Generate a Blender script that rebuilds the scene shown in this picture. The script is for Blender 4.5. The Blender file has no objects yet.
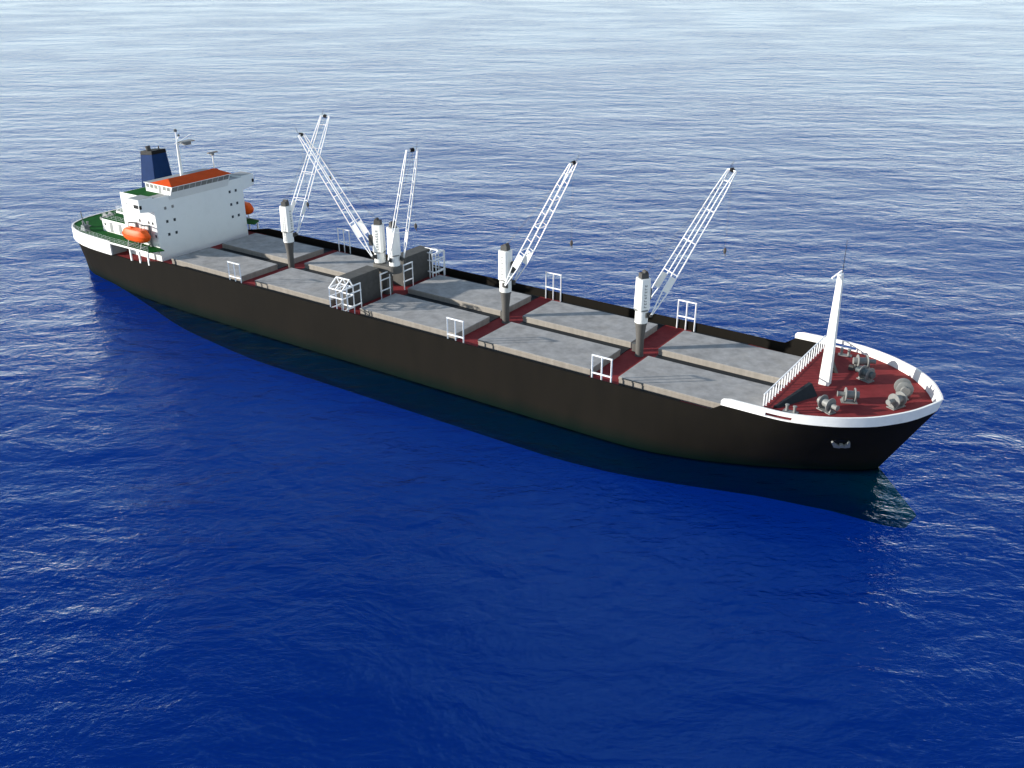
import bpy, bmesh, math, random
from mathutils import Vector, Matrix
R = math.radians
random.seed(7)
scn = bpy.context.scene
col = scn.collection

# ------------------------------------------------------------------ materials
def mat(name, rgb, rough=0.6, metal=0.0, var=0.18, scale=0.6, spec=0.4, grime=None, gamt=0.0, gscale=2.0, streak=False, bump=0.0):
    m = bpy.data.materials.new(name); m.use_nodes = True
    n = m.node_tree.nodes; l = m.node_tree.links; b = n['Principled BSDF']
    b.inputs['Roughness'].default_value = rough; b.inputs['Metallic'].default_value = metal
    b.inputs['Specular IOR Level'].default_value = spec
    g = n.new('ShaderNodeNewGeometry')
    mp = n.new('ShaderNodeMapping'); l.new(g.outputs['Position'], mp.inputs['Vector'])
    if streak: mp.inputs['Scale'].default_value = (1, 1, 0.12)
    t = n.new('ShaderNodeTexNoise'); t.inputs['Scale'].default_value = scale; t.inputs['Detail'].default_value = 8; t.inputs['Roughness'].default_value = 0.62
    l.new(mp.outputs[0], t.inputs['Vector'])
    r = n.new('ShaderNodeMapRange'); r.inputs['From Min'].default_value = .3; r.inputs['From Max'].default_value = .7
    r.inputs['To Min'].default_value = 1 - var; r.inputs['To Max'].default_value = 1 + var
    l.new(t.outputs['Fac'], r.inputs['Value'])
    mx = n.new('ShaderNodeVectorMath'); mx.operation = 'SCALE'; mx.inputs[0].default_value = rgb
    l.new(r.outputs[0], mx.inputs['Scale'])
    out = mx.outputs[0]
    if grime:
        t2 = n.new('ShaderNodeTexNoise'); t2.inputs['Scale'].default_value = gscale; t2.inputs['Detail'].default_value = 10; t2.inputs['Roughness'].default_value = .7
        l.new(mp.outputs[0], t2.inputs['Vector'])
        r2 = n.new('ShaderNodeMapRange'); r2.inputs['From Min'].default_value = .5; r2.inputs['From Max'].default_value = .72
        r2.inputs['To Min'].default_value = 0; r2.inputs['To Max'].default_value = gamt
        l.new(t2.outputs['Fac'], r2.inputs['Value'])
        mm = n.new('ShaderNodeMix'); mm.data_type = 'RGBA'
        l.new(r2.outputs[0], mm.inputs[0]); l.new(out, mm.inputs[6]); mm.inputs[7].default_value = (*grime, 1)
        out = mm.outputs[2]
    l.new(out, b.inputs['Base Color'])
    if bump:
        bp = n.new('ShaderNodeBump'); bp.inputs['Distance'].default_value = bump; bp.inputs['Strength'].default_value = .6
        l.new(t.outputs['Fac'], bp.inputs['Height']); l.new(bp.outputs[0], b.inputs['Normal'])
    return m

WHITE = mat('white_paint', (.80, .80, .77), .45, var=.05, scale=.5, grime=(.52, .47, .38), gamt=.35, gscale=.5, streak=True)
HOUSEW = mat('house_white_paint', (.72, .735, .71), .55, var=.05, scale=.35, grime=(.5, .5, .46), gamt=.25, gscale=.35)
RAILW = mat('rail_white_paint', (.82, .83, .84), .4, var=.04, scale=1.5)
BULW = mat('bulwark_white_paint', (.80, .79, .75), .5, var=.05, scale=.7, grime=(.45, .44, .42), gamt=.45, gscale=.35)
REDDECK = mat('red_deck_paint', (.195, .028, .030), .75, var=.16, scale=.5, grime=(.10, .012, .014), gamt=.5, gscale=.9, spec=.08)
HATCH = mat('weathered_grey_steel', (.275, .270, .265), .8, var=.26, scale=.55, grime=(.33, .31, .28), gamt=.55, gscale=.45, bump=.03, spec=.15)
HATCHSIDE = mat('weathered_grey_steel_sunlit_side', (.25, .228, .20), .7, var=.16, scale=1.2, grime=(.17, .155, .14), gamt=.5, gscale=1.4, streak=True)  # warm tan of the sunlit hatch sides put into the base colour
GREYD = mat('dark_grey_steel', (.070, .068, .064), .65, var=.2, scale=1.0, spec=.2)
PED = mat('pedestal_grey_paint', (.085, .082, .076), .6, var=.16, scale=1.2, grime=(.06, .05, .045), gamt=.4, streak=True)
WINCH = mat('winch_grey_paint', (.185, .19, .185), .5, var=.12, scale=3, grime=(.2, .18, .16), gamt=.5, gscale=3)
WINCHD = mat('winch_dark_paint', (.075, .095, .10), .5, var=.12, scale=3)
BLACK = mat('black_steel', (.005, .005, .006), .6, var=.2, scale=2, spec=.15)
NEARBLACK = mat('dark_blue_grey_steel', (.012, .016, .020), .6, var=.2, scale=2, spec=.2)
ORANGE = mat('orange_fibreglass', (.74, .095, .006), .5, var=.06, scale=1, spec=.2)
ROOFO = mat('orange_roof_paint', (.52, .060, .005), .7, var=.10, scale=.8, spec=.1, grime=(.35, .06, .02), gamt=.4)
GREEN = mat('green_deck_paint', (.006, .075, .010), .8, var=.25, scale=.6, spec=.08, grime=(.006, .05, .015), gamt=.6, gscale=.8)
NAVY = mat('navy_funnel_paint', (.006, .024, .085), .7, var=.12, scale=.6, spec=.08)
ROOFG = mat('grey_roof_paint', (.26, .27, .27), .6, var=.1, scale=.8)
GLASS = mat('dark_window_glass', (.035, .045, .05), .12, var=.2, scale=1, spec=.7)
BGLASS = mat('bridge_window_glass', (.20, .20, .185), .3, var=.35, scale=.8, spec=.5)
ROPE = mat('steel_wire', (.05, .05, .055), .5, var=.1)
BLUEREFL = mat('slot_dark', (.05, .01, .01), .6)

def hull_material():
    m = bpy.data.materials.new('black_hull_paint_green_bottom_water_fade'); m.use_nodes = True
    n = m.node_tree.nodes; l = m.node_tree.links; b = n['Principled BSDF']
    b.inputs['Roughness'].default_value = .75; b.inputs['Specular IOR Level'].default_value = .04
    g = n.new('ShaderNodeNewGeometry'); sx = n.new('ShaderNodeSeparateXYZ'); l.new(g.outputs['Position'], sx.inputs[0])
    mp = n.new('ShaderNodeMapping'); mp.inputs['Scale'].default_value = (1, 1, .25); l.new(g.outputs['Position'], mp.inputs['Vector'])
    t = n.new('ShaderNodeTexNoise'); t.inputs['Scale'].default_value = .35; t.inputs['Detail'].default_value = 9; t.inputs['Roughness'].default_value = .65
    l.new(mp.outputs[0], t.inputs['Vector'])
    cr = n.new('ShaderNodeValToRGB')
    e = cr.color_ramp.elements
    e[0].position = .3; e[0].color = (.0082, .0074, .006, 1); e[1].position = .72; e[1].color = (.0112, .0096, .0075, 1)
    l.new(t.outputs['Fac'], cr.inputs[0])
    # green fade above the waterline: water tint and reflection painted in, noise-softened edge
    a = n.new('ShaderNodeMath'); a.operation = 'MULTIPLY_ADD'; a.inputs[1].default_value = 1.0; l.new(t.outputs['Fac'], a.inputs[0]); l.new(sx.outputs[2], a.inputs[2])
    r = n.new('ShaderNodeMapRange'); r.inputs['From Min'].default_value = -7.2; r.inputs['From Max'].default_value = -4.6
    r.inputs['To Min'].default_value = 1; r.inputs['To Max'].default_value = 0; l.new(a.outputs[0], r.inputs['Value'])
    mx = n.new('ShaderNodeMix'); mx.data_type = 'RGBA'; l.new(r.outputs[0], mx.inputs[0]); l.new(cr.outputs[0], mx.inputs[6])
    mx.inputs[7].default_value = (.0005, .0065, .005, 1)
    r2 = n.new('ShaderNodeMapRange'); r2.inputs['From Min'].default_value = -8.3; r2.inputs['From Max'].default_value = -7.65
    r2.inputs['To Min'].default_value = 1; r2.inputs['To Max'].default_value = 0; l.new(sx.outputs[2], r2.inputs['Value'])
    m2 = n.new('ShaderNodeMix'); m2.data_type = 'RGBA'; l.new(r2.outputs[0], m2.inputs[0]); l.new(mx.outputs[2], m2.inputs[6])
    m2.inputs[7].default_value = (.002, .25, .15, 1)
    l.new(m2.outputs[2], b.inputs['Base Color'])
    return m
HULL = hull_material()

# ------------------------------------------------------------------ mesh helpers
class MB:
    def __init__(s): s.v = []; s.f = []; s.m = []
    def add(s, v, f, mi=0):
        k = len(s.v); s.v += [tuple(p) for p in v]; s.f += [tuple(i + k for i in q) for q in f]; s.m += [mi] * len(f)
    def box(s, x0, x1, y0, y1, z0, z1, mi=0, M=None, top=None):
        # top = (sx, sy) scale of the top face about its centre
        cx, cy = (x0 + x1) / 2, (y0 + y1) / 2
        v = []
        for z, sc in ((z0, (1, 1)), (z1, top or (1, 1))):
            for x, y in ((x0, y0), (x1, y0), (x1, y1), (x0, y1)):
                v.append(Vector((cx + (x - cx) * sc[0], cy + (y - cy) * sc[1], z)))
        if M: v = [M @ p for p in v]
        s.add(v, [(3, 2, 1, 0), (4, 5, 6, 7), (0, 1, 5, 4), (1, 2, 6, 5), (2, 3, 7, 6), (3, 0, 4, 7)], mi)
    def bar(s, a, b, r, n=4, mi=0, r2=None, cap=True):
        a = Vector(a); b = Vector(b); d = (b - a)
        if d.length < 1e-6: return
        d.normalize(); u = d.orthogonal().normalized()
        if abs(d.z) < .99: u = Vector((0, 0, 1)).cross(d).normalized()
        w = d.cross(u); r2 = r if r2 is None else r2
        v = []
        ph = math.pi / 4 if n == 4 else 0
        for p, q in ((a, r), (b, r2)):
            for i in range(n):
                t = 2 * math.pi * i / n + ph
                v.append(p + (u * math.cos(t) + w * math.sin(t)) * q)
        f = [(i, (i + 1) % n, n + (i + 1) % n, n + i) for i in range(n)]
        if cap: f += [tuple(range(n - 1, -1, -1)), tuple(range(n, 2 * n))]
        s.add(v, f, mi)
    def lathe(s, prof, c=(0, 0, 0), n=16, mi=0, M=None):
        # prof: (radius, z) from bottom to top
        v = []; c = Vector(c)
        for r, z in prof:
            for i in range(n):
                t = 2 * math.pi * i / n
                p = Vector((r * math.cos(t), r * math.sin(t), z))
                v.append((M @ p if M else p) + c)
        f = []
        for k in range(len(prof) - 1):
            for i in range(n):
                f.append((k * n + i, k * n + (i + 1) % n, (k + 1) * n + (i + 1) % n, (k + 1) * n + i))
        f.append(tuple(range(n - 1, -1, -1))); f.append(tuple((len(prof) - 1) * n + i for i in range(n)))
        s.add(v, f, mi)
    def prism(s, poly, z0, z1, mi=0, M=None):
        n = len(poly); v = [Vector((x, y, z0)) for x, y in poly] + [Vector((x, y, z1)) for x, y in poly]
        if M: v = [M @ p for p in v]
        s.add(v, [tuple(range(n - 1, -1, -1)), tuple(range(n, 2 * n))] + [(i, (i + 1) % n, n + (i + 1) % n, n + i) for i in range(n)], mi)

def wloc(o):
    p = Vector((0, 0, 0))
    while o: p += o.location; o = o.parent
    return p
def build(name, mb, mats, parent=None, bevel=0.0, smooth=False):
    if not isinstance(mats, (list, tuple)): mats = [mats]
    xs = [p[0] for p in mb.v]; ys = [p[1] for p in mb.v]; zs = [p[2] for p in mb.v]
    c = Vector(((min(xs) + max(xs)) / 2, (min(ys) + max(ys)) / 2, min(zs)))
    me = bpy.data.meshes.new(name)
    me.from_pydata([tuple(Vector(p) - c) for p in mb.v], [], mb.f)
    for m in mats: me.materials.append(m)
    for p, i in zip(me.polygons, mb.m): p.material_index = i
    bm = bmesh.new(); bm.from_mesh(me); bmesh.ops.recalc_face_normals(bm, faces=bm.faces); bm.to_mesh(me); bm.free()
    if smooth:
        for p in me.polygons: p.use_smooth = True
        me.set_sharp_from_angle(angle=R(35))
    o = bpy.data.objects.new(name, me); col.objects.link(o)
    if parent:
        o.parent = parent; o.location = c - wloc(parent)
    else: o.location = c
    if bevel:
        b = o.modifiers.new('bevel', 'BEVEL'); b.width = bevel; b.segments = 2; b.limit_method = 'ANGLE'; b.angle_limit = R(40)
    return o
def tag(o, **k):
    for a, b in k.items(): o[a] = b
    return o

# ------------------------------------------------------------------ ship
ship = bpy.data.objects.new('cargo_ship', None); col.objects.link(ship); ship.location = (-44, 0, -15.6)
tag(ship, label='long black bulk carrier with five white deck cranes afloat on open blue sea', category='ship')

def interp(tab, x):
    if x <= tab[0][0]: return tab[0][1]
    for (a, b), (c, d) in zip(tab, tab[1:]):
        if x <= c:
            return b + (d - b) * (x - a) / (c - a)
    return tab[-1][1]
WL = -7.6
# outlines: (x, half breadth), stern to bow
OUT_TOP = [(-131.5, 0), (-131.3, 4.2), (-130.6, 7.6), (-129.3, 10.2), (-127.3, 12.0), (-124.4, 13.1), (-121, 13.7), (-116, 14), (-111, 14), (27, 14), (30, 13.3), (33.6, 11.7), (37.3, 9.1), (40.3, 5.4), (41.9, 1.9), (42.5, 0)]
OUT_WL = [(-131.6, 0), (-131.3, 5), (-130, 8.4), (-125, 10.2), (-119.6, 10.9), (-111, 12.7), (-103, 13.4), (-92, 13.8), (-80, 14), (2, 14), (6, 13.9), (9.75, 13.4), (16.4, 11.6), (22.7, 9.0), (28.1, 6.3), (33, 3.3), (35.6, 1.5), (36.7, .15)]
OUT_LOW = [(-124, 0), (-120, 2.2), (-112, 6), (-103, 9.6), (-94, 11.6), (-84, 12.8), (-70, 13.3), (-6, 13.3), (2, 12.6), (10, 10.6), (18, 7.6), (26, 4.6), (33, 2.9), (38, 2.4), (41, 1.7), (42.3, .7), (42.6, 0)]
OUT_KEEL = [(-120, 0), (-116, .8), (-108, 3.5), (-98, 7), (-88, 9.6), (-76, 10.8), (-8, 10.8), (2, 9.6), (12, 6.8), (22, 3.6), (32, 1.6), (39, 1.2), (41.3, .5), (41.6, 0)]
LEV = [(-15.4, OUT_KEEL), (-13.2, OUT_LOW), (WL, OUT_WL), (2.6, OUT_TOP)]
S = []
NS = 110
for i in range(NS + 1):
    t = i / NS
    S.append(.5 - .5 * math.cos(math.pi * t) if False else t)
# denser near both ends
S = sorted(set([round(x, 5) for x in
     [.055 * (k / 22) ** 1.6 for k in range(23)] + [.055 + .015 * k for k in range(int((.78 - .055) / .015) + 1)] +
     [1 - .215 * (k / 44) ** 1.35 for k in range(45)]]))
def outline(tab):
    x0, x1 = tab[0][0], tab[-1][0]
    return [(x0 + s * (x1 - x0), interp(tab, x0 + s * (x1 - x0))) for s in S]
def smooth_outline(tab):
    o = outline(tab)
    for _ in range(2):
        o = [o[0]] + [(b[0], .25 * a[1] + .5 * b[1] + .25 * c[1]) for a, b, c in zip(o, o[1:], o[2:])] + [o[-1]]
    return o
LO = [(z, smooth_outline(t)) for z, t in LEV]
def at_level(z):
    if z >= LO[-1][0]:
        # the little flare above the forecastle deck line
        f = (z - 2.6)
        return [(x + (.25 * f if s > .85 else 0) * ((s - .85) / .15 if s > .85 else 0), b) for (x, b), s in zip(LO[-1][1], S)]
    if z <= LO[0][0]: return LO[0][1]
    for (za, oa), (zb, ob) in zip(LO, LO[1:]):
        if z <= zb:
            t = (z - za) / (zb - za)
            if zb > 0:
                ta = t; tx = t
            else:
                ta = t; tx = t
            return [(a[0] + (b[0] - a[0]) * tx, a[1] + (b[1] - a[1]) * ta) for a, b in zip(oa, ob)]
def hb(x, z):
    o = at_level(z)
    return interp(o, x)
TOPX = LO[-1][1]
def hull_top(x):
    if x < -111.3: return interp([(-132, 1.0), (-127, .55), (-119, .1), (-111.3, 0)], x)
    return interp([(-111.3, 0), (-103, 0), (-96, 1.42), (18.1, 1.42), (19.0, 2.6), (50, 2.6)], x)
def poop_z(x): return interp([(-132, 3.05), (-124, 2.9), (-111, 2.72), (-90, 2.72)], x)

def insetpts(side):
    # inner line of the bulwark, .3 m inboard of the outline
    o = [(x, side * b) for x, b in TOPX]
    res = []
    for i, p in enumerate(o):
        a = Vector(o[max(i - 1, 0)]); b = Vector(o[min(i + 1, len(o) - 1)]); t = (b - a).normalized()
        nrm = Vector((-t.y, t.x))
        if nrm.dot(Vector((-44, 0)) - Vector(p)) < 0 and abs(nrm.y) < .3: nrm = -nrm
        if abs(nrm.y) >= .3 and nrm.y * side > 0: nrm = -nrm
        q = Vector(p) + nrm * .28
        if q.y * side < 0: q.y = 0
        res.append((q.x, q.y))
    return res

# hull shell: outer skin, rim, inner skin
mb = MB()
zl = [-15.4, -15.0, -14.3, -13.2, -11.8, -10, -8.6, WL, -6.4, -5, -3.6, -2.2, -1.0]
cols_ = {}
for side in (-1, 1):
    ins = insetpts(side)
    grid = []
    rows = [at_level(z) for z in zl]
    topo = at_level(-1.0)
    for j in range(len(S)):
        colv = [(rows[k][j][0], side * rows[k][j][1], zl[k]) for k in range(len(zl))]
        x, b = TOPX[j]
        zt = hull_top(x)
        for f in (.5, 1):
            z = -1 + (zt + 1) * f
            o = at_level(z)[j]; colv.append((o[0], side * o[1], z))
        xi, yi = ins[j]; xo = colv[-1]
        dx, dy = xi - x, yi - side * b
        colv.append((xo[0] + dx, (xo[1] + dy) if (xo[1] + dy) * side >= 0 else 0, zt))
        lo_ = min(zt - .02, -.3); ob = at_level(lo_)[j]
        yl = side * ob[1] + dy
        colv.append((min(ob[0], x) + dx, yl if yl * side >= 0 else 0, lo_))
        grid.append(colv)
    n = len(grid[0]); v = [p for c in grid for p in c]
    f = [(j * n + k, (j + 1) * n + k, (j + 1) * n + k + 1, j * n + k + 1) for j in range(len(grid) - 1) for k in range(n - 1)]
    mb.add(v, f)
    cols_[side] = grid
# bottom plate
g0, g1 = cols_[-1], cols_[1]
v = [g[0] for g in g0] + [g[0] for g in g1]; m_ = len(g0)
mb.add(v, [(j, j + 1, m_ + j + 1, m_ + j) for j in range(m_ - 1)])
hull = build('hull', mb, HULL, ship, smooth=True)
bm = bmesh.new(); bm.from_mesh(hull.data); bmesh.ops.remove_doubles(bm, verts=bm.verts, dist=.002)
bmesh.ops.recalc_face_normals(bm, faces=bm.faces); bm.to_mesh(hull.data); bm.free()
hull.data.set_sharp_from_angle(angle=R(50))

# bulwark strips
def strip(xa, xb, zlo, zhi, slots=(), side_list=(-1, 1), th=.28, mb=None):
    mb = mb or MB()
    for side in side_list:
        ins = insetpts(side)
        pts = []
        xs_ = [x for x, b in TOPX]
        for j, (x, b) in enumerate(TOPX):
            if xa <= x <= xb: pts.append((x, side * b, ins[j][0], ins[j][1], S[j]))
        def at(x):
            for j in range(len(TOPX) - 1):
                if xs_[j] <= x <= xs_[j + 1]:
                    t = (x - xs_[j]) / (xs_[j + 1] - xs_[j]); q = lambda a, b: a + (b - a) * t
                    return (x, side * q(TOPX[j][1], TOPX[j + 1][1]), q(ins[j][0], ins[j + 1][0]), q(ins[j][1], ins[j + 1][1]), q(S[j], S[j + 1]))
        marks = [xa, xb] + [s for sl in slots for s in sl[:2]]
        for mxx in marks:
            a = at(mxx)
            if a and all(abs(a[0] - p[0]) > .02 for p in pts): pts.append(a)
        pts.sort(key=lambda p: p[0])
        def band(P, z0f, z1f):
            v = []
            for (x, y, xi, yi, s) in P:
                fl = lambda z: .25 * max(z - 2.6, 0) * max(s - .85, 0) / .15
                z0, z1 = z0f(x), z1f(x)
                v += [(x + fl(z0), y, z0), (x + fl(z1), y, z1), (xi + fl(z1), yi, z1), (xi + fl(z0), yi, z0)]
            f = []
            for j in range(len(P) - 1):
                for k in range(4): f.append((4 * j + k, 4 * j + (k + 1) % 4, 4 * j + 4 + (k + 1) % 4, 4 * j + 4 + k))
            f += [(3, 2, 1, 0), tuple(4 * (len(P) - 1) + k for k in range(4))]
            mb.add(v, f)
        edges = [xa]
        for sl in slots: edges += [sl[0], sl[1]]
        edges.append(xb)
        for k in range(len(edges) - 1):
            P = [p for p in pts if edges[k] - .001 <= p[0] <= edges[k + 1] + .001]
            if k % 2 == 0: band(P, zlo, zhi)
            else:
                sl = slots[k // 2]
                band(P, zlo, lambda x: zlo(x) + sl[2]); band(P, lambda x: zlo(x) + sl[3], zhi)
    return mb
fz = lambda x: interp([(18.3, 2.5), (19.4, 3.7), (28, 3.75), (36, 3.95), (43, 4.35)], x)
mb = strip(19.0, 42.5, lambda x: 2.604, fz, slots=[(24.9, 28.2, .14, .62)])
fb = build('bulwark', mb, BULW, ship, smooth=True)
tag(fb, label='white bulwark around the bow with a long fairlead slot on each side')
mb = strip(-131.5, -111.3, lambda x: hull_top(x) + .004, lambda x: poop_z(x) + .12)
ab = build('bulwark', mb, BULW, ship, smooth=True); tag(ab, label='white stern plating below the green deck')

# decks
def deck(name, xa, xb, zf, m, th=.12, inset=.26, extra=None, parent=ship):
    L = []; R_ = []
    for side, lst in ((-1, L), (1, R_)):
        ins = insetpts(side)
        for (x, b), (xi, yi) in zip(TOPX, ins):
            if xa <= xi <= xb: lst.append((xi, side * min(abs(yi - side * (inset - .28)), max(hb(xi, zf(xi) - .1) - inset + .02, 0))))
    for lst, side in ((L, -1), (R_, 1)):
        for xe in (xa, xb):
            if all(abs(xe - p[0]) > .05 for p in lst):
                b = min(interp(TOPX, xe), hb(xe, zf(xe) - .1)) - inset if TOPX[0][0] < xe < TOPX[-1][0] else 0
                lst.append((xe, side * max(b, 0)))
        lst.sort()
    n = min(len(L), len(R_)); L = L[:n]; R_ = R_[:n]
    mb = MB()
    v = []
    for (a, b), (c, d) in zip(L, R_): v += [(a, b, zf(a)), (c, d, zf(c)), (a, b, zf(a) - th), (c, d, zf(c) - th)]
    f = []
    for j in range(n - 1):
        k = 4 * j
        f += [(k, k + 4, k + 5, k + 1), (k + 2, k + 3, k + 7, k + 6), (k, k + 2, k + 6, k + 4), (k + 1, k + 5, k + 7, k + 3)]
    f += [(0, 1, 3, 2), (4 * n - 4, 4 * n - 2, 4 * n - 1, 4 * n - 3)]
    mb.add(v, f)
    return build(name, mb, m, parent)
deck('main_deck', -118, 24.0, lambda x: 0.0, REDDECK)
tag(deck('forecastle_deck', 23.7, 42.2, lambda x: 2.6, REDDECK), label='raised red foredeck carrying winches and the white foremast')
mb = MB(); mb.box(23.6, 23.72, -12.2, 12.2, .003, 2.5); build('forecastle_bulkhead', mb, WHITE, ship)
# poop deck: inside the stern, then a cantilevered slab out to the boat stations
pd = deck('poop_deck', -131.2, -111.2, poop_z, GREEN)
for s in (-1, 1):
    mb = MB()
    mb.prism([(-111.2, s * 10.95), (-111.2, s * 14.0), (-98.9, s * 14.0), (-97.4, s * 11.4), (-99.3, s * 10.95)], 2.56, 2.74)
    build('boat_deck', mb, GREEN, ship)
    mb = MB(); mb.box(-111.0, -98.9, s * 14.03 - .05, s * 14.03 + .05, 2.45, 2.80)
    build('deck_edge_plate', mb, WHITE, ship)
for s in (-1, 1):
    for x in (-104.9, -102.1, -99.4):
        mb = MB(); mb.box(x - .16, x + .16, s * 13.86 - .14, s * 13.86 + .14, 0, 2.55)
        build('deck_pillar', mb, WHITE, ship)
# plating that closes the poop space at x=-111
for y0, y1 in ((-13.7, -10.4), (10.4, 13.7)):
    mb = MB(); mb.box(-111.5, -111.3, y0, y1, .003, 2.55); build('bulkhead', mb, ROOFG, ship)

# railings along the poop
def railing(pts, h, name='railing', step=1.5, r=.022, rails=3, m=RAILW, top=None):
    mb = MB()
    for a, b in zip(pts, pts[1:]):
        a = Vector(a); b = Vector(b); n = max(1, round((b - a).length / step))
        for k in range(n + 1): 
            p = a.lerp(b, k / n); mb.bar(p, p + Vector((0, 0, h)), r)
        for q in range(rails):
            z = Vector((0, 0, h * (q + 1) / rails)); mb.bar(a + z, b + z, top or r)
    return build(name, mb, m, ship)
for s in (-1, 1):
    pts = [(x, s * (b - .12), poop_z(x) + .1) for x, b in TOPX[::3] if x < -112]
    pts += [(-111.2, s * 13.85, 2.74), (-99.0, s * 13.85, 2.74)]
    railing(pts, .95, r=.011)

# ------------------------------------------------------------------ hatches
HX = [(-96.6, -76.7), (-72.9, -53.9), (-47.1, -26.7), (-22.45, -2.3), (2.3, 23.2)]
HNAMES = {}
for (a, b) in HX:
    for s in (-1, 1):
        y0, y1 = (1.62, 10.75) if s > 0 else (-10.75, -1.62)
        mb = MB(); mb.box(a + .06, b - .06, y0 + .06, y1 - .06, 0.003, .72)
        cm = build('hatch_coaming', mb, HATCHSIDE, ship)
        mb = MB(); mb.box(a, b, y0, y1, .70, 1.10)
        o = build('hatch_cover', mb, [HATCH, HATCHSIDE], ship)
        for p in o.data.polygons:
            if abs(p.normal.z) < .5: p.material_index = 1
        bv = o.modifiers.new('bevel', 'BEVEL'); bv.width = .05; bv.segments = 2
        # coaming is the cover's own sub-part
        cm.parent = o; cm.location = cm.location + ship.location - wloc(o)

for a, b in HX:
    mb = MB(); mb.box(a + .1, b - .1, -1.66, 1.66, .003, .12); build('dark_centre_strip', mb, NEARBLACK, ship)  # dark strip laid on the deck between paired hatches
    for y0, y1 in ((-13.6, -10.72), (10.72, 13.6)):
        mb = MB(); mb.box(a + .15, min(b - .15, 12.0), y0, y1, .003, .05); build('dark_side_strip', mb, NEARBLACK, ship)  # dark strip laid on the deck between hatch and bulwark
# ------------------------------------------------------------------ goal-post frames beside the gaps
def frame_mb(mb, p, d, w, h, posts=3, r=.13, mids=(.44,)):
    d = Vector(d).normalized(); p = Vector(p)
    up = Vector((0, 0, 1))
    for k in range(posts):
        q = p + d * (w * k / (posts - 1)); mb.bar(q, q + up * h, r)
    for t in list(mids) + [1.0]:
        z = up * (h * t - (r * .7 if t == 1.0 else 0)); mb.bar(p + z - d * r * .7, p + d * w + z + d * r * .7, r * .95)
for x in (-.42, -26.1, -76.2):
    for s in (-1, 1):
        xx = x if s < 0 else {-.42: -.25, -26.1: -25.5, -76.2: -75.2}[x]
        mb = MB(); frame_mb(mb, (xx, s * 13.55, .003), (1, 0, 0), 3.05, 4.9)
        build('gantry_frame', mb, RAILW, ship)
for y in (-3.2, 3.0):
    mb = MB(); frame_mb(mb, (-48.95, y, .003), (0, 1, 0), 2.4, 4.7, posts=2, mids=(.33, .74)); build('ladder_frame', mb, RAILW, ship)
for s in (-1, 1):
    mb = MB()
    yo, yi = s * 13.6, s * 11.0; pk_ = 6.15 if s < 0 else 5.35
    frame_mb(mb, (-51.0, yo, .003), (1, 0, 0), 2.95, 4.85, mids=(.24, .68))
    frame_mb(mb, (-51.0, yi, .003), (1, 0, 0), 2.95, 4.85, mids=(.24, .68))
    for x in (-51.0, -49.53, -48.05):
        mb.bar((x, yo, 4.8), (x, yi, 4.8), .11)
        mb.bar((x, yo, 4.8), (x, (yo + yi) / 2 - s * .6, pk_), .11); mb.bar((x, (yo + yi) / 2 - s * .6, pk_), (x, yi, 4.8), .11)
        if x != -49.53: mb.bar((x, yo, 1.2), (x, yi, 1.2), .1); mb.bar((x, yo, 3.3), (x, yi, 3.3), .1)
    mb.bar((-51.05, (yo + yi) / 2 - s * .6, pk_), (-48.0, (yo + yi) / 2 - s * .6, pk_), .12)
    frame_mb(mb, (-48.2 + .5, s * 9.6, .003), (0, s, 0), 3.3, 5.2, posts=2, mids=(.3, .75))
    build('hose_handling_cage', mb, RAILW, ship)

# ------------------------------------------------------------------ mast houses between the middle holds
for y0, y1 in ((-10.2, -2.25), (4.3, 12.3)):
    mb = MB(); mb.box(-52.8, -50, y0, y1, .003, 5.35)
    o = build('mast_house', mb, [GREYD, PED], ship, bevel=.05)
mb = MB()
poly = [(-51.6 + 1.35 * math.cos(t), 1.35 * math.sin(t)) for t in [R(90 + 15 * k) for k in range(13)]] + [(-48.4 + 1.35 * math.cos(t), 1.35 * math.sin(t)) for t in [R(-90 + 15 * k) for k in range(13)]]
mb.prism(poly, 4.3, 5.45)
mb.box(-51.6, -49.7, -.75, .75, 0.003, 4.3)
build('crane_platform', mb, PED, ship, bevel=.04)

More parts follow.
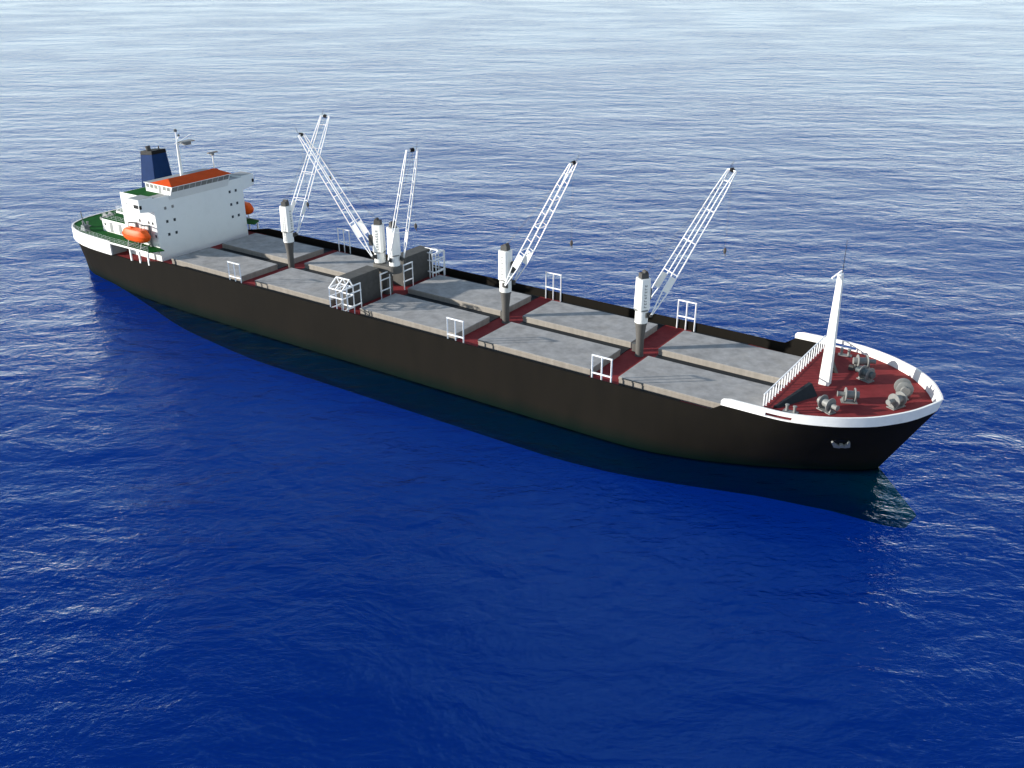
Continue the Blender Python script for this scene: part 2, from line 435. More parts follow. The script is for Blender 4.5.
# ------------------------------------------------------------------ cranes
def crane(x, y, az, tip, label, base_z=0.0, twin=False, pz=6.8, text=True, cab=True):
    az = R(az)
    Mz = Matrix.Translation((x, y, 0)) @ Matrix.Rotation(az, 4, 'Z')
    mb = MB()
    if not twin:
        mb.lathe([(.66, 0.003), (.66, .12), (.60, .15), (.62, 3.0), (.84, 5.1), (.92, 5.15), (.92, 5.45)], (x, y, 0), 20)
        mb.box(x - 1.75, x - 1.0, y + .9, y + 1.6, 0.003, 1.25)
    else:
        mb.lathe([(1.0, 5.455), (1.0, 5.6)], (x, y, 0), 20)
    root = build('deck_crane', mb, PED, ship, smooth=True)
    tag(root, label=label)
    # revolving house
    mb = MB()
    zb0 = 5.47 if not twin else 5.61
    mb.lathe([(.97, zb0), (.97, 7.5)], (x, y, 0), 24)
    c = .28
    poly = [(.92, -.95 + c), (.92, .95 - c), (.92 - c, .95), (-.92 + c, .95), (-.92, .95 - c), (-.92, -.95 + c), (-.92 + c, -.95), (.92 - c, -.95)]
    n = len(poly); v = []
    for z, k in ((7.5, 1.04), (12.35, .96)):
        v += [Mz @ Vector((px * k, py * k, z)) for px, py in poly]
    mb.add(v, [tuple(range(n - 1, -1, -1)), tuple(range(n, 2 * n))] + [(i, (i + 1) % n, n + (i + 1) % n, n + i) for i in range(n)])
    hs = build('crane_house', mb, WHITE, root, smooth=True)
    mb = MB(); mb.lathe([(1.08, 7.42), (1.14, 7.45), (1.14, 7.6), (1.08, 7.63)], (x, y, 0), 24); build('slewing_ring', mb, WINCH, root, smooth=True)
    mb = MB(); mb.box(-.62, .62, -.52, .52, 12.354, 13.15, M=Mz, top=(.92, .92)); mb.bar(Mz @ Vector((.2, -.45, 13.2)), Mz @ Vector((.2, .45, 13.2)), .28, 12)
    build('head_sheave_box', mb, GREYD, root, bevel=.03)
    # operator cab and ladder
    mb = MB(); mb.box(.86, 1.55, .1, .95, 8.7, 10.5, M=Mz, top=(1.12, 1))
    if cab:  build('operator_cab', mb, GREYD, root, bevel=.04)
    mb = MB()
    for yy in (-.2, .2): mb.bar(Mz @ Vector((-1.02, yy, 5.7)), Mz @ Vector((-.86, yy, 12.2)), .03)
    for k in range(18): mb.bar(Mz @ Vector((-1.0 + k * .008, -.2, 5.9 + k * .35)), Mz @ Vector((-1.0 + k * .008, .2, 5.9 + k * .35)), .02)
    build('ladder', mb, WINCH, root)
    # illegible maker's plate lettering: small dark bars set down each flank
    if text:
        mb = MB()
        for sgn in (-1, 1):
            for k in range(8):
                z = 8.0 + .46 * k
                kk = 1.04 - .08 * (z - 7.5) / 4.85
                yy = sgn * (.95 * kk + .012)
                w = (.20, .17, .2, .14, .2, .18, .2, .16)[k]
                mb.box(-w, w, yy - .01, yy + .01, z, z + .08, M=Mz); mb.box(-w, -w + .08, yy - .011, yy + .011, z, z + .28, M=Mz)
                if k % 2: mb.box(w - .08, w, yy - .011, yy + .011, z, z + .28, M=Mz)
        build('lettering', mb, WINCHD, root)
    # pivot brackets
    for s in (-1, 1):
        mb = MB()
        mb.box(.15, 1.15, s * 1.05 - .12, s * 1.05 + .12, pz - .35, pz + .35, M=Mz)
        mb.bar(Mz @ Vector((.8, s * .9, pz)), Mz @ Vector((.8, s * 1.55, pz)), .2, 10)
        build('jib_hinge', mb, GREYD, root)
    # jib
    T = Vector(tip); P = Mz @ Vector((.8, 0, pz)); d = (T - P); L = d.length; d.normalize()
    side = Vector((-math.sin(az), math.cos(az), 0)); nrm = d.cross(side).normalized()
    if nrm.z < 0: nrm = -nrm
    half = lambda t: 1.42 + (.92 - 1.42) * t
    def dep(t): return interp([(0, .05), (.17, .5), (.3, .5), (.85, .36), (1, .12)], t)
    pt = lambda t, s, q: P + d * (L * t) + side * (s * half(t)) + nrm * (q * dep(t))
    mb = MB()
    ts = [0, .09, .17, .29, .40, .51, .62, .73, .84, .93, 1]
    for s in (-1, 1):
        for a, b in zip(ts, ts[1:]):
            for q in (-1, 1): mb.bar(pt(a, s, q), pt(b, s, q), .095)
        for t in ts[1:]: mb.bar(pt(t, s, -1), pt(t, s, 1), .06)
    for t in (.29, .51, .73, .93, 1):
        mb.bar(pt(t, -1, -1), pt(t, 1, -1), .08)
    mb.bar(pt(.51, -1, 1), pt(.51, 1, 1), .07); mb.bar(pt(.29, -1, 1), pt(.29, 1, 1), .07)
    mb.bar(T - side * .95, T + side * .95, .12)
    jb = build('jib', mb, RAILW, root)
    for s in (-1, 1):
        mb = MB()
        a, b = pt(.17, s, -1), pt(.17, s, 1); c_, e = pt(.27, s, 1), pt(.27, s, -1); o = side * .03
        vv = [a - o, b - o, c_ - o, e - o, a + o, b + o, c_ + o, e + o]
        mb.add(vv, [(0, 1, 2, 3), (7, 6, 5, 4), (0, 4, 5, 1), (1, 5, 6, 2), (2, 6, 7, 3), (3, 7, 4, 0)])
        build('jib_web_plate', mb, WHITE, root)
    mb = MB()
    mb.bar(T - side * .3, T + side * .3, .30, 14); mb.bar(T - side * .3 + d * .1, T + side * .2 + d * .35, .12, 6)
    mb.bar(T + side * .7, T + side * .7 + d * 1.2 + Vector((0, 0, .2)), .03)
    build('jib_head_sheave', mb, BLACK, root)
    mb = MB()
    for s in (-.3, .3): mb.bar(Mz @ Vector((.3, s, 13.3)), T + side * s * .8, .018)
    mb.bar(T, T - Vector((0, 0, 11.7)), .018)
    build('wire_rope', mb, ROPE, root)
    mb = MB(); q = T - Vector((0, 0, 12.1))
    mb.lathe([(.08, .45), (.2, .3), (.26, 0), (.2, -.3), (.08, -.4)], q, 10)
    for k in range(7):
        t0, t1 = R(-90 + 36 * k), R(-90 + 36 * (k + 1))
        mb.bar(q + Vector((.2 * math.cos(t0), 0, -.6 + .16 * math.sin(t0))), q + Vector((.2 * math.cos(t1), 0, -.6 + .16 * math.sin(t1))), .05, 6)
    build('hook_block', mb, GREYD, root, smooth=True)
    return root
crane(0, 0, 56, (7.5, 11.5, 26.9), 'white deck crane nearest the bow, jib swung out over the far side')
crane(-24.65, 0, 0, (-12.43, 0, 27.6), 'white deck crane second from the bow, jib pointing forward')
crane(-48.3, 0, -29, (-38.0, -6.0, 27.66), 'white crane on the middle platform with its jib raised forward over the near hatches', twin=True, cab=False)
crane(-51.7, 0, -160, (-64.1, -4.3, 27.1), 'white crane on the middle platform with its jib leaning back to the bridge', twin=True)
crane(-74.7, 0, 103, (-78.2, 15.6, 26.2), 'white deck crane nearest the bridge house')

# ------------------------------------------------------------------ superstructure
mb = MB()
mb.box(-109.5, -99.3, -10.95, 10.95, .003, 12.3)
sup = build('superstructure', mb, HOUSEW, ship); tag(sup, label='tall white accommodation block')
mb = MB(); mb.box(-109.2, -102.0, -10.7, 10.7, 12.303, 12.36); build('bridge_deck', mb, GREEN, sup)
mb = MB(); mb.box(-101.98, -99.6, -10.7, 10.7, 12.303, 12.35); build('walkway', mb, ROOFG, sup)
mb = MB()
for x0, x1, y0, y1 in ((-109.5, -99.3, -10.95, -10.8), (-109.5, -99.3, 10.8, 10.95), (-99.45, -99.3, -10.8, -7.1), (-99.45, -99.3, 7.1, 10.8)):
    mb.box(x0 + .01, x1 - .003, y0, y1, 12.303, 12.45)
build('coaming', mb, HOUSEW, sup)
# bridge wings
for s in (-1, 1):
    mb = MB()
    y0, y1 = s * 10.953, s * 14.1
    # wing profile in the y-z plane: lower edge rises outboard
    prof = [(y0, 9.9), (s * 13.9, 10.35), (y1, 10.5), (y1, 12.75), (y0, 12.75)]
    v = [(-99.28, y, z) for y, z in prof] + [(-102.9, y, z) for y, z in prof]; n = len(prof)
    mb.add(v, [tuple(range(n)), tuple(range(2 * n - 1, n - 1, -1))] + [(i, n + i, n + (i + 1) % n, (i + 1) % n) for i in range(n)])
    w = build('bridge_wing', mb, HOUSEW, ship)
    mb = MB(); mb.box(-102.7, -99.5, min(y0, s * 13.9), max(y0, s * 13.9), 12.753, 12.79); build('wing_deck', mb, ROOFG, w)
    mb = MB(); mb.box(-100.9, -99.5, s * 14.1, s * 14.13, 11.1, 11.8); mb.box(-99.28, -99.24, s * 13.55 , s * 14.08, 11.0, 11.7)
    build('sidelight_recess', mb, BLACK, w)
# windows
def win(parent, x0, x1, y0, y1, z0, z1, m=GLASS, name='window'):
    mb = MB(); mb.box(x0, x1, y0, y1, z0, z1); return build(name, mb, m, parent)
for z in (10.15, 7.5, 4.92):
    for y in (-8.42, -6.7, 7.45, 9.05):
        mm = GLASS if not (z > 10 and y < 0) else BGLASS
        w = win(sup, -99.298, -99.25, y - .25, y + .25, z - .27, z + .27, mm)
for x, z in ((-101.6, 7.5), (-100.4, 7.5), (-99.95, 5.0), (-107.6, 10.3), (-104.4, 7.5), (-106, 5.0)):
    for s in (-1, 1): win(sup, x - .22, x + .22, min(s * 10.952, s * 11.0), max(s * 10.952, s * 11.0), z - .27, z + .27)
# wheelhouse with forward-leaning front
mb = MB()
prof = [(-106.3, 12.37), (-99.32, 12.37), (-99.24, 11.55), (-98.0, 14.15), (-106.3, 14.15)]
prof = [(-106.3, 12.37), (-99.26, 12.37), (-99.26, 11.5), (-97.95, 14.15), (-106.3, 14.15)]
v = [(x, -7.15, z) for x, z in prof] + [(x, 7.15, z) for x, z in prof]; n = 5
mb.add(v, [tuple(range(n)), tuple(range(2 * n - 1, n - 1, -1))] + [(i, n + i, n + (i + 1) % n, (i + 1) % n) for i in range(n)])
wh = build('wheelhouse', mb, HOUSEW, ship)
# front windows follow the lean
def leanx(z): return -99.26 + 1.31 * (z - 11.5) / 2.65
for k in range(10):
    y0 = -7.0 + k * 1.4; y1 = y0 + 1.27
    mb = MB(); o = .035
    v = [(leanx(13.05) + .004, y0, 13.05), (leanx(13.05) + .004, y1, 13.05), (leanx(14.0) + .004, y1, 14.0), (leanx(14.0) + .004, y0, 14.0)]
    v2 = [(x + o, y, z) for x, y, z in v]
    mb.add(v + v2, [(3, 2, 1, 0), (4, 5, 6, 7), (0, 1, 5, 4), (1, 2, 6, 5), (2, 3, 7, 6), (3, 0, 4, 7)])
    build('window', mb, BGLASS, wh)
for s in (-1, 1):
    for k, x in enumerate((-105.6, -104.3, -103.0, -100.4, -99.2)):
        win(wh, x - .45, x + .45, min(s * 7.152, s * 7.19), max(s * 7.152, s * 7.19), 13.2, 13.9, BGLASS)
    win(wh, -102.2, -101.5, min(s * 7.152, s * 7.19), max(s * 7.152, s * 7.19), 12.45, 13.95, ROOFG, 'door')
# roof: orange hipped front, grey aft slope
mb = MB()
zr = 15.15; e = 14.17
A = (-97.75, -7.4, e); B_ = (-97.75, 7.4, e); C_ = (-100.9, 5.6, zr); D = (-100.9, -5.6, zr); E_ = (-104.6, -7.4, e); F_ = (-104.6, 7.4, e); G_ = (-106.4, -7.4, e); H_ = (-106.4, 7.4, e)
vs = [A, B_, C_, D, E_, F_, G_, H_]
mb.add(vs, [(0, 1, 2, 3), (0, 3, 4), (1, 5, 2)], 0)
mb.add(vs, [(3, 2, 5, 4), (4, 5, 7, 6)], 1)
lo = [(x, y, z - .1) for x, y, z in vs]
mb.add([vs[0], vs[1], vs[7], vs[6]] + [lo[0], lo[1], lo[7], lo[6]], [(0, 1, 5, 4), (1, 2, 6, 5), (2, 3, 7, 6), (3, 0, 4, 7), (7, 6, 5, 4)], 2)
build('roof', mb, [ROOFO, ROOFG, WHITE], wh)
# main signal mast
mb = MB()
mb.bar((-103, -.8, 14.3), (-103, -.8, 21.2), .34, 12, r2=.22)
mast = build('signal_mast', mb, WHITE, ship, smooth=True)
mb = MB(); mb.bar((-103, -.8, 21.2), (-103, -.8, 23.3), .13, 8); mb.bar((-103, -.8, 20.6), (-103, 1.7, 21.0), .10); mb.bar((-103, -1.4, 20.9), (-103, 2.6, 22.2), .06); mb.bar((-103, -.8, 21.6), (-102.2, -.8, 22.4), .08)
build('yardarm', mb, RAILW, mast)
mb = MB(); mb.lathe([(.3, 0), (.36, .3), (.2, .5)], (-103, -.8, 23.2), 10); mb.lathe([(.2, 0), (.25, .3), (.1, .4)], (-102.2, -.8, 22.4), 8); build('mast_light', mb, WINCHD, mast)
mb = MB(); mb.box(-103.2, -102.2, .5, 1.9, 20.4, 20.9); mb.box(-103.4, -101.9, -.6, 2.6, 21.0, 21.2); build('radar_scanner', mb, WINCH, mast)
mb = MB(); mb.bar((-102, 6.5, 14.5), (-102, 6.5, 17.9), .13, 8)
rm = build('radar_mast', mb, WHITE, ship); mb = MB(); mb.box(-102.3, -101.7, 5.4, 7.7, 17.95, 18.2); mb.box(-102.25, -101.75, 6.2, 6.8, 17.5, 17.94); build('radar_scanner', mb, WINCH, rm)
mb = MB(); mb.box(-102.6, -101.4, 5.7, 7.0, 14.3, 14.75); build('mast_foot', mb, ROOFO, rm)
# funnel
mb = MB()
def taper(mb, x0, x1, y0, y1, z0, X0, X1, Y0, Y1, z1, z1b=None, mi=0):
    z1b = z1 if z1b is None else z1b
    v = [(x0, y0, z0), (x1, y0, z0), (x1, y1, z0), (x0, y1, z0), (X0, Y0, z1b), (X1, Y0, z1), (X1, Y1, z1), (X0, Y1, z1b)]
    mb.add(v, [(3, 2, 1, 0), (4, 5, 6, 7), (0, 1, 5, 4), (1, 2, 6, 5), (2, 3, 7, 6), (3, 0, 4, 7)], mi)
taper(mb, -114.9, -109.9, -2.55, 2.55, 8.6, -114.2, -110.4, -1.75, 1.75, 18.0, 17.6)
fn = build('funnel', mb, NAVY, ship, bevel=.08)
mb = MB(); taper(mb, -114.22, -110.38, -1.77, 1.77, 18.003, -114.18, -110.42, -1.7, 1.7, 18.75, 18.35); 
v_ = mb.v; mb.v = [(x, y, z if z > 18.01 else (18.003 if x > -112 else 17.603)) for x, y, z in v_]
build('funnel_top', mb, BLACK, fn, bevel=.05)
mb = MB(); mb.bar((-112.9, -.5, 18.2), (-113.2, -.5, 19.3), .5, 14); mb.bar((-111.4, .8, 18.3), (-111.4, .8, 19.3), .12, 8)
build('exhaust_pipe', mb, GREYD, fn, smooth=True)
mb = MB(); mb.box(-115.6, -109.53, -4.2, 4.2, 5.45, 8.6); build('funnel_casing', mb, HOUSEW, ship, bevel=.04)
for y0, y1 in ((-10.4, -4.25), (4.25, 10.4)):
    mb = MB(); mb.box(-112.6, -109.53, y0, y1, 7.85, 8.05); build('mezzanine_deck', mb, GREEN, ship)
mb = MB(); mb.box(-112.68, -112.6, -10.4, 10.4, 7.75, 8.15) ; mb.box(-112.6, -109.53, -10.48, -10.4, 7.75, 8.15); mb.box(-112.6, -109.53, 10.4, 10.48, 7.75, 8.15); build('deck_edge_plate', mb, WHITE, ship)
railing([(-109.8, -10.35, 8.05), (-112.55, -10.35, 8.05), (-112.55, -4.3, 8.05)], 1.0, r=.03)
# aft deckhouse
mb = MB(); mb.box(-119.4, -109.53, -9.7, 9.7, 2.6, 5.35); dh = build('aft_deckhouse', mb, WHITE, ship, bevel=.03)
mb = MB(); mb.box(-119.3, -109.6, -9.6, 9.6, 5.353, 5.42); build('roof_deck', mb, GREEN, dh)
for x in (-116.4, -113.4):
    for s in (-1, 1):
        mb = MB(); mb.box(x - .45, x + .45, min(s * 9.703, s * 9.76), max(s * 9.703, s * 9.76), 2.95, 4.95)
        build('door', mb, ROOFG, dh)
for x in (-118.4,):
    for s in (-1, 1): win(dh, x - .2, x + .2, min(s * 9.703, s * 9.74), max(s * 9.703, s * 9.74), 4.1, 4.6)
railing([(-109.8, -9.55, 5.42), (-119.2, -9.55, 5.42), (-119.2, 9.55, 5.42)], 1.0, r=.013)
# stern gear
mb = MB(); mb.box(-123.0, -121.4, -12.6, -11.4, 2.95, 4.1, top=(.7, .8)); mb.bar((-122.3, -12.1, 3), (-122.5, -12.1, 6.9), .16, 8, r2=.08); mb.bar((-122.5, -12.1, 5.2), (-121.6, -12.1, 4.2), .1)
build('stern_derrick', mb, WINCHD, ship)

# lifeboats and davits
def lifeboat(x, y, z, label):
    root = bpy.data.objects.new('lifeboat', None); col.objects.link(root); root.location = (x, y, z - 1.5)
    tag(root, label=label, category='lifeboat', group='orange enclosed lifeboats on the boat deck')
    N = 20
    def loft(zr, top):
        mb = MB(); rings = []
        K = 9
        for i in range(N + 1):
            t = -1 + 2 * i / N
            w = 1.4 * (1 - abs(t) ** 2.6) ** .6; 
            ring = []
            for k in range(K):
                a = math.pi * k / (K - 1)
                if top: yy = w * math.cos(a) * .97; yy *= .93; zz = .12 + 1.15 * min(1, (1 - abs(t)) * 2.6) ** .8 * min(1, math.sin(a) * 1.35) ** .9
                else: yy = w * math.cos(a); zz = .05 - 1.35 * (1 - abs(t) ** 4) ** .5 * math.sin(a) ** .7 + .18 * abs(t) ** 3
                ring.append((x + t * 4.05, y + yy, z + zz))
            rings.append(ring)
        v = [p for r_ in rings for p in r_]
        f = [(i * K + k, (i + 1) * K + k, (i + 1) * K + k + 1, i * K + k + 1) for i in range(N) for k in range(K - 1)]
        mb.add(v, f); return mb
    build('hull', loft(0, False), ORANGE, root, smooth=True)
    build('canopy', loft(0, True), ORANGE, root, smooth=True)
    mb = MB(); K = 24
    for s in (-1, 1):
        pts = [(x + t * 4.05, y + s * (1.42 * (1 - abs(t) ** 2.6) ** .6 + .02), z + .09) for t in [-1 + 2 * k / K for k in range(K + 1)]]
        for a, b in zip(pts, pts[1:]): mb.bar(a, b, .08)
    build('fender', mb, ORANGE, root)
    mb = MB(); mb.box(x - 2.0, x - .9, y - .45, y + .45, z + 1.1, z + 1.5, top=(.8, .8)); build('helm_hatch', mb, ORANGE, root, bevel=.08)
    return root
lifeboat(-103.5, -12.85, 5.15, 'orange lifeboat above the green deck on the near sunlit side of the white block')
lifeboat(-103.2, 12.85, 5.15, 'orange lifeboat hung on the far side, only its end showing behind the white block')
for s in (-1, 1):
    for x in (-105.6, -101.6):
        mb = MB()
        mb.box(x - .18, x + .18, min(s * 11.0, s * 11.35), max(s * 11.0, s * 11.35), 2.74, 7.0)
        mb.bar((x, s * 11.2, 6.9), (x, s * 12.8, 7.35), .2); mb.bar((x, s * 12.8, 7.4), (x, s * 12.85, 6.2), .07)
        mb.bar((x, s * 11.2, 3.2), (x, s * 13.7, 2.8), .1); mb.bar((x, s * 13.7, 2.8), (x, s * 13.2, 4.3), .08)
        build('davit', mb, WINCH, ship)

# ------------------------------------------------------------------ forecastle gear
mb = MB()
taper(mb, 27.3, 28.7, -.62, .62, 2.603, 27.66, 28.34, -.3, .3, 18.1)
fm = build('foremast', mb, WHITE, ship, bevel=.03)
mb = MB(); mb.box(27.75, 28.25, -.75, .45, 18.103, 18.26); mb.bar((27.3, -1.3, 17.8), (28.0, .3, 18.5), .13)
build('yardarm', mb, RAILW, fm)
mb = MB(); mb.bar((28.1, .3, 18.2), (28.1, .3, 22.6), .05, 6, r2=.025); build('whip_antenna', mb, BLACK, fm)
# break-of-forecastle railing with flat balusters
mb = MB()
Y0, Y1, H = -11.9, 11.9, 1.95
nb = 22
for k in range(nb + 1):
    y = Y0 + (Y1 - Y0) * k / nb
    mb.box(23.86, 23.98, y - .10, y + .10, 2.603, 2.6 + H)
mb.box(23.84, 24.0, Y0 - .12, Y1 + .12, 2.6 + H + .003, 2.6 + H + .16); mb.box(23.83, 23.855, Y0 - .1, Y1 + .1, 2.75, 2.83)
build('railing', mb, RAILW, ship)
# companionway wedges
for s in (-1, 1):
    mb = MB()
    v = [(24.9, s * 11.0, 2.603), (25.5, s * 10.8, 2.603), (26.7, s * 3.9, 2.603), (28.5, s * 4.4, 2.603), (26.9, s * 3.6, 3.95), (27.4, s * 3.8, 3.95), (24.95, s * 11.0, 2.85), (25.3, s * 10.9, 2.85)]
    mb.add(v, [(0, 1, 3, 2), (0, 2, 4, 6), (1, 7, 5, 3), (2, 3, 5, 4), (0, 6, 7, 1), (6, 4, 5, 7)])
    build('companionway_hood', mb, NEARBLACK if s < 0 else GREYD, ship)  # port hood greyer: its lit face is put into the colour
# bollards
def bollard(x, y, z, az):
    M = Matrix.Translation((x, y, z)) @ Matrix.Rotation(R(az), 4, 'Z')
    mb = MB(); mb.box(-.95, .95, -.4, .4, .003, .14, M=M)
    for q in (-.5, .5): mb.lathe([(.21, .14), (.19, .2), (.19, .85), (.27, .9), (.27, 1.0), (.2, 1.04)], M @ Vector((q, 0, 0)), 14)
    return build('bollard', mb, WINCH, ship, smooth=True)
bollard(27.2, -11.0, 2.6, 0); bollard(27.3, 11.2, 2.6, 10)
bollard(-124.6, -10.3, 3.05, 25); bollard(-124.2, 10.6, 3.05, -25)
def winch(x, y, z, az, m1=WINCH, m2=WINCH, length=3.0, big=1.0, flip=False):
    M = Matrix.Translation((x, y, z)) @ Matrix.Rotation(R(az), 4, 'Z') @ Matrix.Rotation(R(90), 4, 'Y')
    # local z is the drum axis
    c = 1.05 * big; r = .52 * big; fl = .92 * big; l = length / 2
    up = Matrix.Translation((0, 0, c))
    M = up @ M
    mb = MB()
    mb.lathe([(r * .72, -l), (r * .72, -l * .98), (r * .6, -l * .9), (r * .6, -l * .3)], n=18, M=M)      # warping head
    mb.lathe([(r, -l * .2), (r, l * .55)], n=18, M=M)
    mb.lathe([(r * .9, l * .66), (r * .95, l)], n=18, M=M)
    root = build('mooring_winch', mb, m2, ship, smooth=True)
    for q in (-l * .3, l * .55):
        mb = MB(); mb.lathe([(fl * .96, q), (fl, q + .03), (fl, q + .12), (fl * .96, q + .15)], n=22, M=M)
        build('drum_flange', mb, m1, root, smooth=True)
    mb = MB(); Mb = Matrix.Translation((x, y, z)) @ Matrix.Rotation(R(az), 4, 'Z')
    for q in (-l * .42, l * .74): mb.box(q - .1, q + .1, -.45, .45, .003, c * .95, M=Mb, top=(1, .5))
    mb.box(-l * .6, l * .9, -.6, .6, .003, .12, M=Mb)
    build('winch_bed', mb, m1, root)
    return root
winch(31.0, -8.1, 2.6, 155)
winch(32.2, -3.85, 2.6, 25, length=2.7)
winch(37.75, -2.05, 2.6, 65)
winch(37.6, 2.0, 2.6, -65, big=1.2)
winch(32.0, 4.4, 2.6, -22, m2=WINCHD, length=2.7)
winch(30.8, 8.2, 2.6, 208)
winch(-124.0, -5.5, 3.0, 90); winch(-124.0, 5.5, 3.0, 90)
mb = MB(); mb.box(29.2, 29.9, 6.4, 7.0, 2.603, 3.25); build('winch_control_box', mb, GREYD, ship, bevel=.05)
# anchors in their hawse recesses
for s in (-1, 1):
    z = -1.05; x = 33.4
    y = hb(x, z); e = .4
    tx = Vector((1, (hb(x + e, z) - hb(x - e, z)) / (2 * e) * 1, 0)); tz = Vector((0, (hb(x, z + e) - hb(x, z - e)) / (2 * e), 1))
    tx.normalize(); tz.normalize(); nn = tx.cross(tz); nn = nn if nn.y > 0 else -nn; nn.normalize()
    def L(a, b, c):
        p = Vector((x, y, z)) + tx * a + tz * b + nn * c
        return Vector((p.x, p.y * s, p.z))
    def plate(mb, pts, d0, d1):
        n = len(pts); mb.add([L(a, b, d0) for a, b in pts] + [L(a, b, d1) for a, b in pts], [tuple(range(n)), tuple(range(2 * n - 1, n - 1, -1))] + [(i, n + i, n + (i + 1) % n, (i + 1) % n) for i in range(n)])
    mb = MB(); plate(mb, [(.95 * math.cos(R(30 * k)), .85 * math.sin(R(30 * k)) + .35) for k in range(12)], -.1, .05)
    pk = build('hawse_recess', mb, BLACK, ship)
    mb = MB()
    plate(mb, [(-1.2, .7), (-.95, .85), (-.7, .1), (-.35, -.3), (0, -.2), (.35, -.3), (.7, .1), (.95, .85), (1.2, .7), (1.05, -.8), (.35, -1.0), (0, -.75), (-.35, -1.0), (-1.05, -.8)], .05, .28)
    plate(mb, [(-.22, -.75), (.22, -.75), (.2, .1), (-.2, .1)], .06, .34)
    build('anchor', mb, WINCH, ship)

# ------------------------------------------------------------------ sea
def sea_material():
    m = bpy.data.materials.new('sea_water'); m.use_nodes = True
    n = m.node_tree.nodes; l = m.node_tree.links; n.clear()
    out = n.new('ShaderNodeOutputMaterial')
    g = n.new('ShaderNodeNewGeometry')
    def noise(scale, sx, sy, rot, detail=4, rough=.5, typ='FBM', dist=0.0):
        mp = n.new('ShaderNodeMapping'); mp.vector_type = 'TEXTURE'
        mp.inputs['Rotation'].default_value = (0, 0, R(rot)); mp.inputs['Scale'].default_value = (sx, sy, 1)
        l.new(g.outputs['Position'], mp.inputs['Vector'])
        t = n.new('ShaderNodeTexNoise'); t.noise_dimensions = '3D'; t.noise_type = typ; t.inputs['Scale'].default_value = scale
        t.inputs['Detail'].default_value = detail; t.inputs['Roughness'].default_value = rough; t.inputs['Distortion'].default_value = dist
        if typ != 'FBM': t.normalize = True
        l.new(mp.outputs[0], t.inputs['Vector']); return t.outputs[0]
    def mul(a, k):
        x = n.new('ShaderNodeMath'); x.operation = 'MULTIPLY'; l.new(a, x.inputs[0])
        if isinstance(k, (int, float)): x.inputs[1].default_value = k
        else: l.new(k, x.inputs[1])
        return x.outputs[0]
    def add(a, b):
        x = n.new('ShaderNodeMath'); l.new(a, x.inputs[0]); l.new(b, x.inputs[1]); return x.outputs[0]
    swell = mul(noise(1 / 16, 2.4, 1, 36, 2, .45), SEA['swell'])
    waves = mul(noise(1 / 5.6, 1.65, 1, 30, 5, .55, dist=.4), SEA['waves'])
    chop = mul(noise(1 / 1.9, 1.6, 1, 44, 5, .6, dist=.6), SEA['chop'])
    ripple = mul(noise(1 / .62, 1.3, 1, 20, 3, .6, dist=.5), SEA['ripple'])
    # wind patches: gusts ruffle some areas more than others
    gust = noise(1 / 55, 1.6, 1, 30, 3, .5)
    mr = n.new('ShaderNodeMapRange'); mr.inputs['From Min'].default_value = .38; mr.inputs['From Max'].default_value = .62
    mr.inputs['To Min'].default_value = .55; mr.inputs['To Max'].default_value = 1.25; l.new(gust, mr.inputs['Value'])
    h = add(swell, mul(add(add(waves, chop), ripple), mr.outputs[0]))
    bp = n.new('ShaderNodeBump'); bp.inputs['Strength'].default_value = 1; bp.inputs['Distance'].default_value = 1.0
    l.new(h, bp.inputs['Height'])
    fr = n.new('ShaderNodeFresnel'); fr.inputs['IOR'].default_value = SEA['ior']; l.new(bp.outputs[0], fr.inputs['Normal'])
    gl = n.new('ShaderNodeBsdfGlossy'); l.new(bp.outputs[0], gl.inputs['Normal']); gl.inputs['Roughness'].default_value = SEA['rough']; 
    # steep water reflects mostly blue, grazing water reflects the sky untinted
    gt = n.new('ShaderNodeValToRGB'); ge = gt.color_ramp.elements; ge[0].position = .03; ge[0].color = (.14, .52, 1, 1); ge[1].position = .30; ge[1].color = (.90, .97, 1, 1)
    l.new(fr.outputs[0], gt.inputs[0]); l.new(gt.outputs[0], gl.inputs['Color'])
    # l.new(bp.outputs[0], gl.inputs['Normal'])
    tr = n.new('ShaderNodeBsdfTransparent'); tr.inputs['Color'].default_value = SEA['tint']
    mx = n.new('ShaderNodeMixShader'); l.new(fr.outputs[0], mx.inputs[0]); l.new(tr.outputs[0], mx.inputs[1]); l.new(gl.outputs[0], mx.inputs[2])
    l.new(mx.outputs[0], out.inputs['Surface'])
    return m
SEA = dict(swell=.9, waves=.92, chop=.24, ripple=.09, ior=1.38, rough=.04, tint=(.35, .8, .95, 1))
wm = sea_material()
def sheet(name, z, size, m):
    me = bpy.data.meshes.new(name); s = size
    me.from_pydata([(-s, -s, 0), (s, -s, 0), (s, s, 0), (-s, s, 0)], [], [(0, 1, 2, 3)]); me.materials.append(m)
    o = bpy.data.objects.new(name, me); col.objects.link(o); o.location.z = z; o['kind'] = 'structure'; return o
sheet('water', WL, 9000, wm)
deep = mat('deep_sea', (.0001, .135, .62), 1.0, var=.04, scale=.002, spec=0)
sheet('deep_water_sheet', -90, 9000, deep)  # added blue sheet standing in for the body colour of deep water

# ------------------------------------------------------------------ light, sky, camera
EL, AZ = 14.5, 231.0
w = bpy.data.worlds.new('World'); scn.world = w; w.use_nodes = True
wn = w.node_tree.nodes; sky = wn.new('ShaderNodeTexSky'); sky.sky_type = 'NISHITA'; sky.sun_disc = False
sky.sun_elevation = R(EL); sky.sun_rotation = R(AZ); sky.air_density = 1.0; sky.dust_density = .05; sky.ozone_density = 2.5
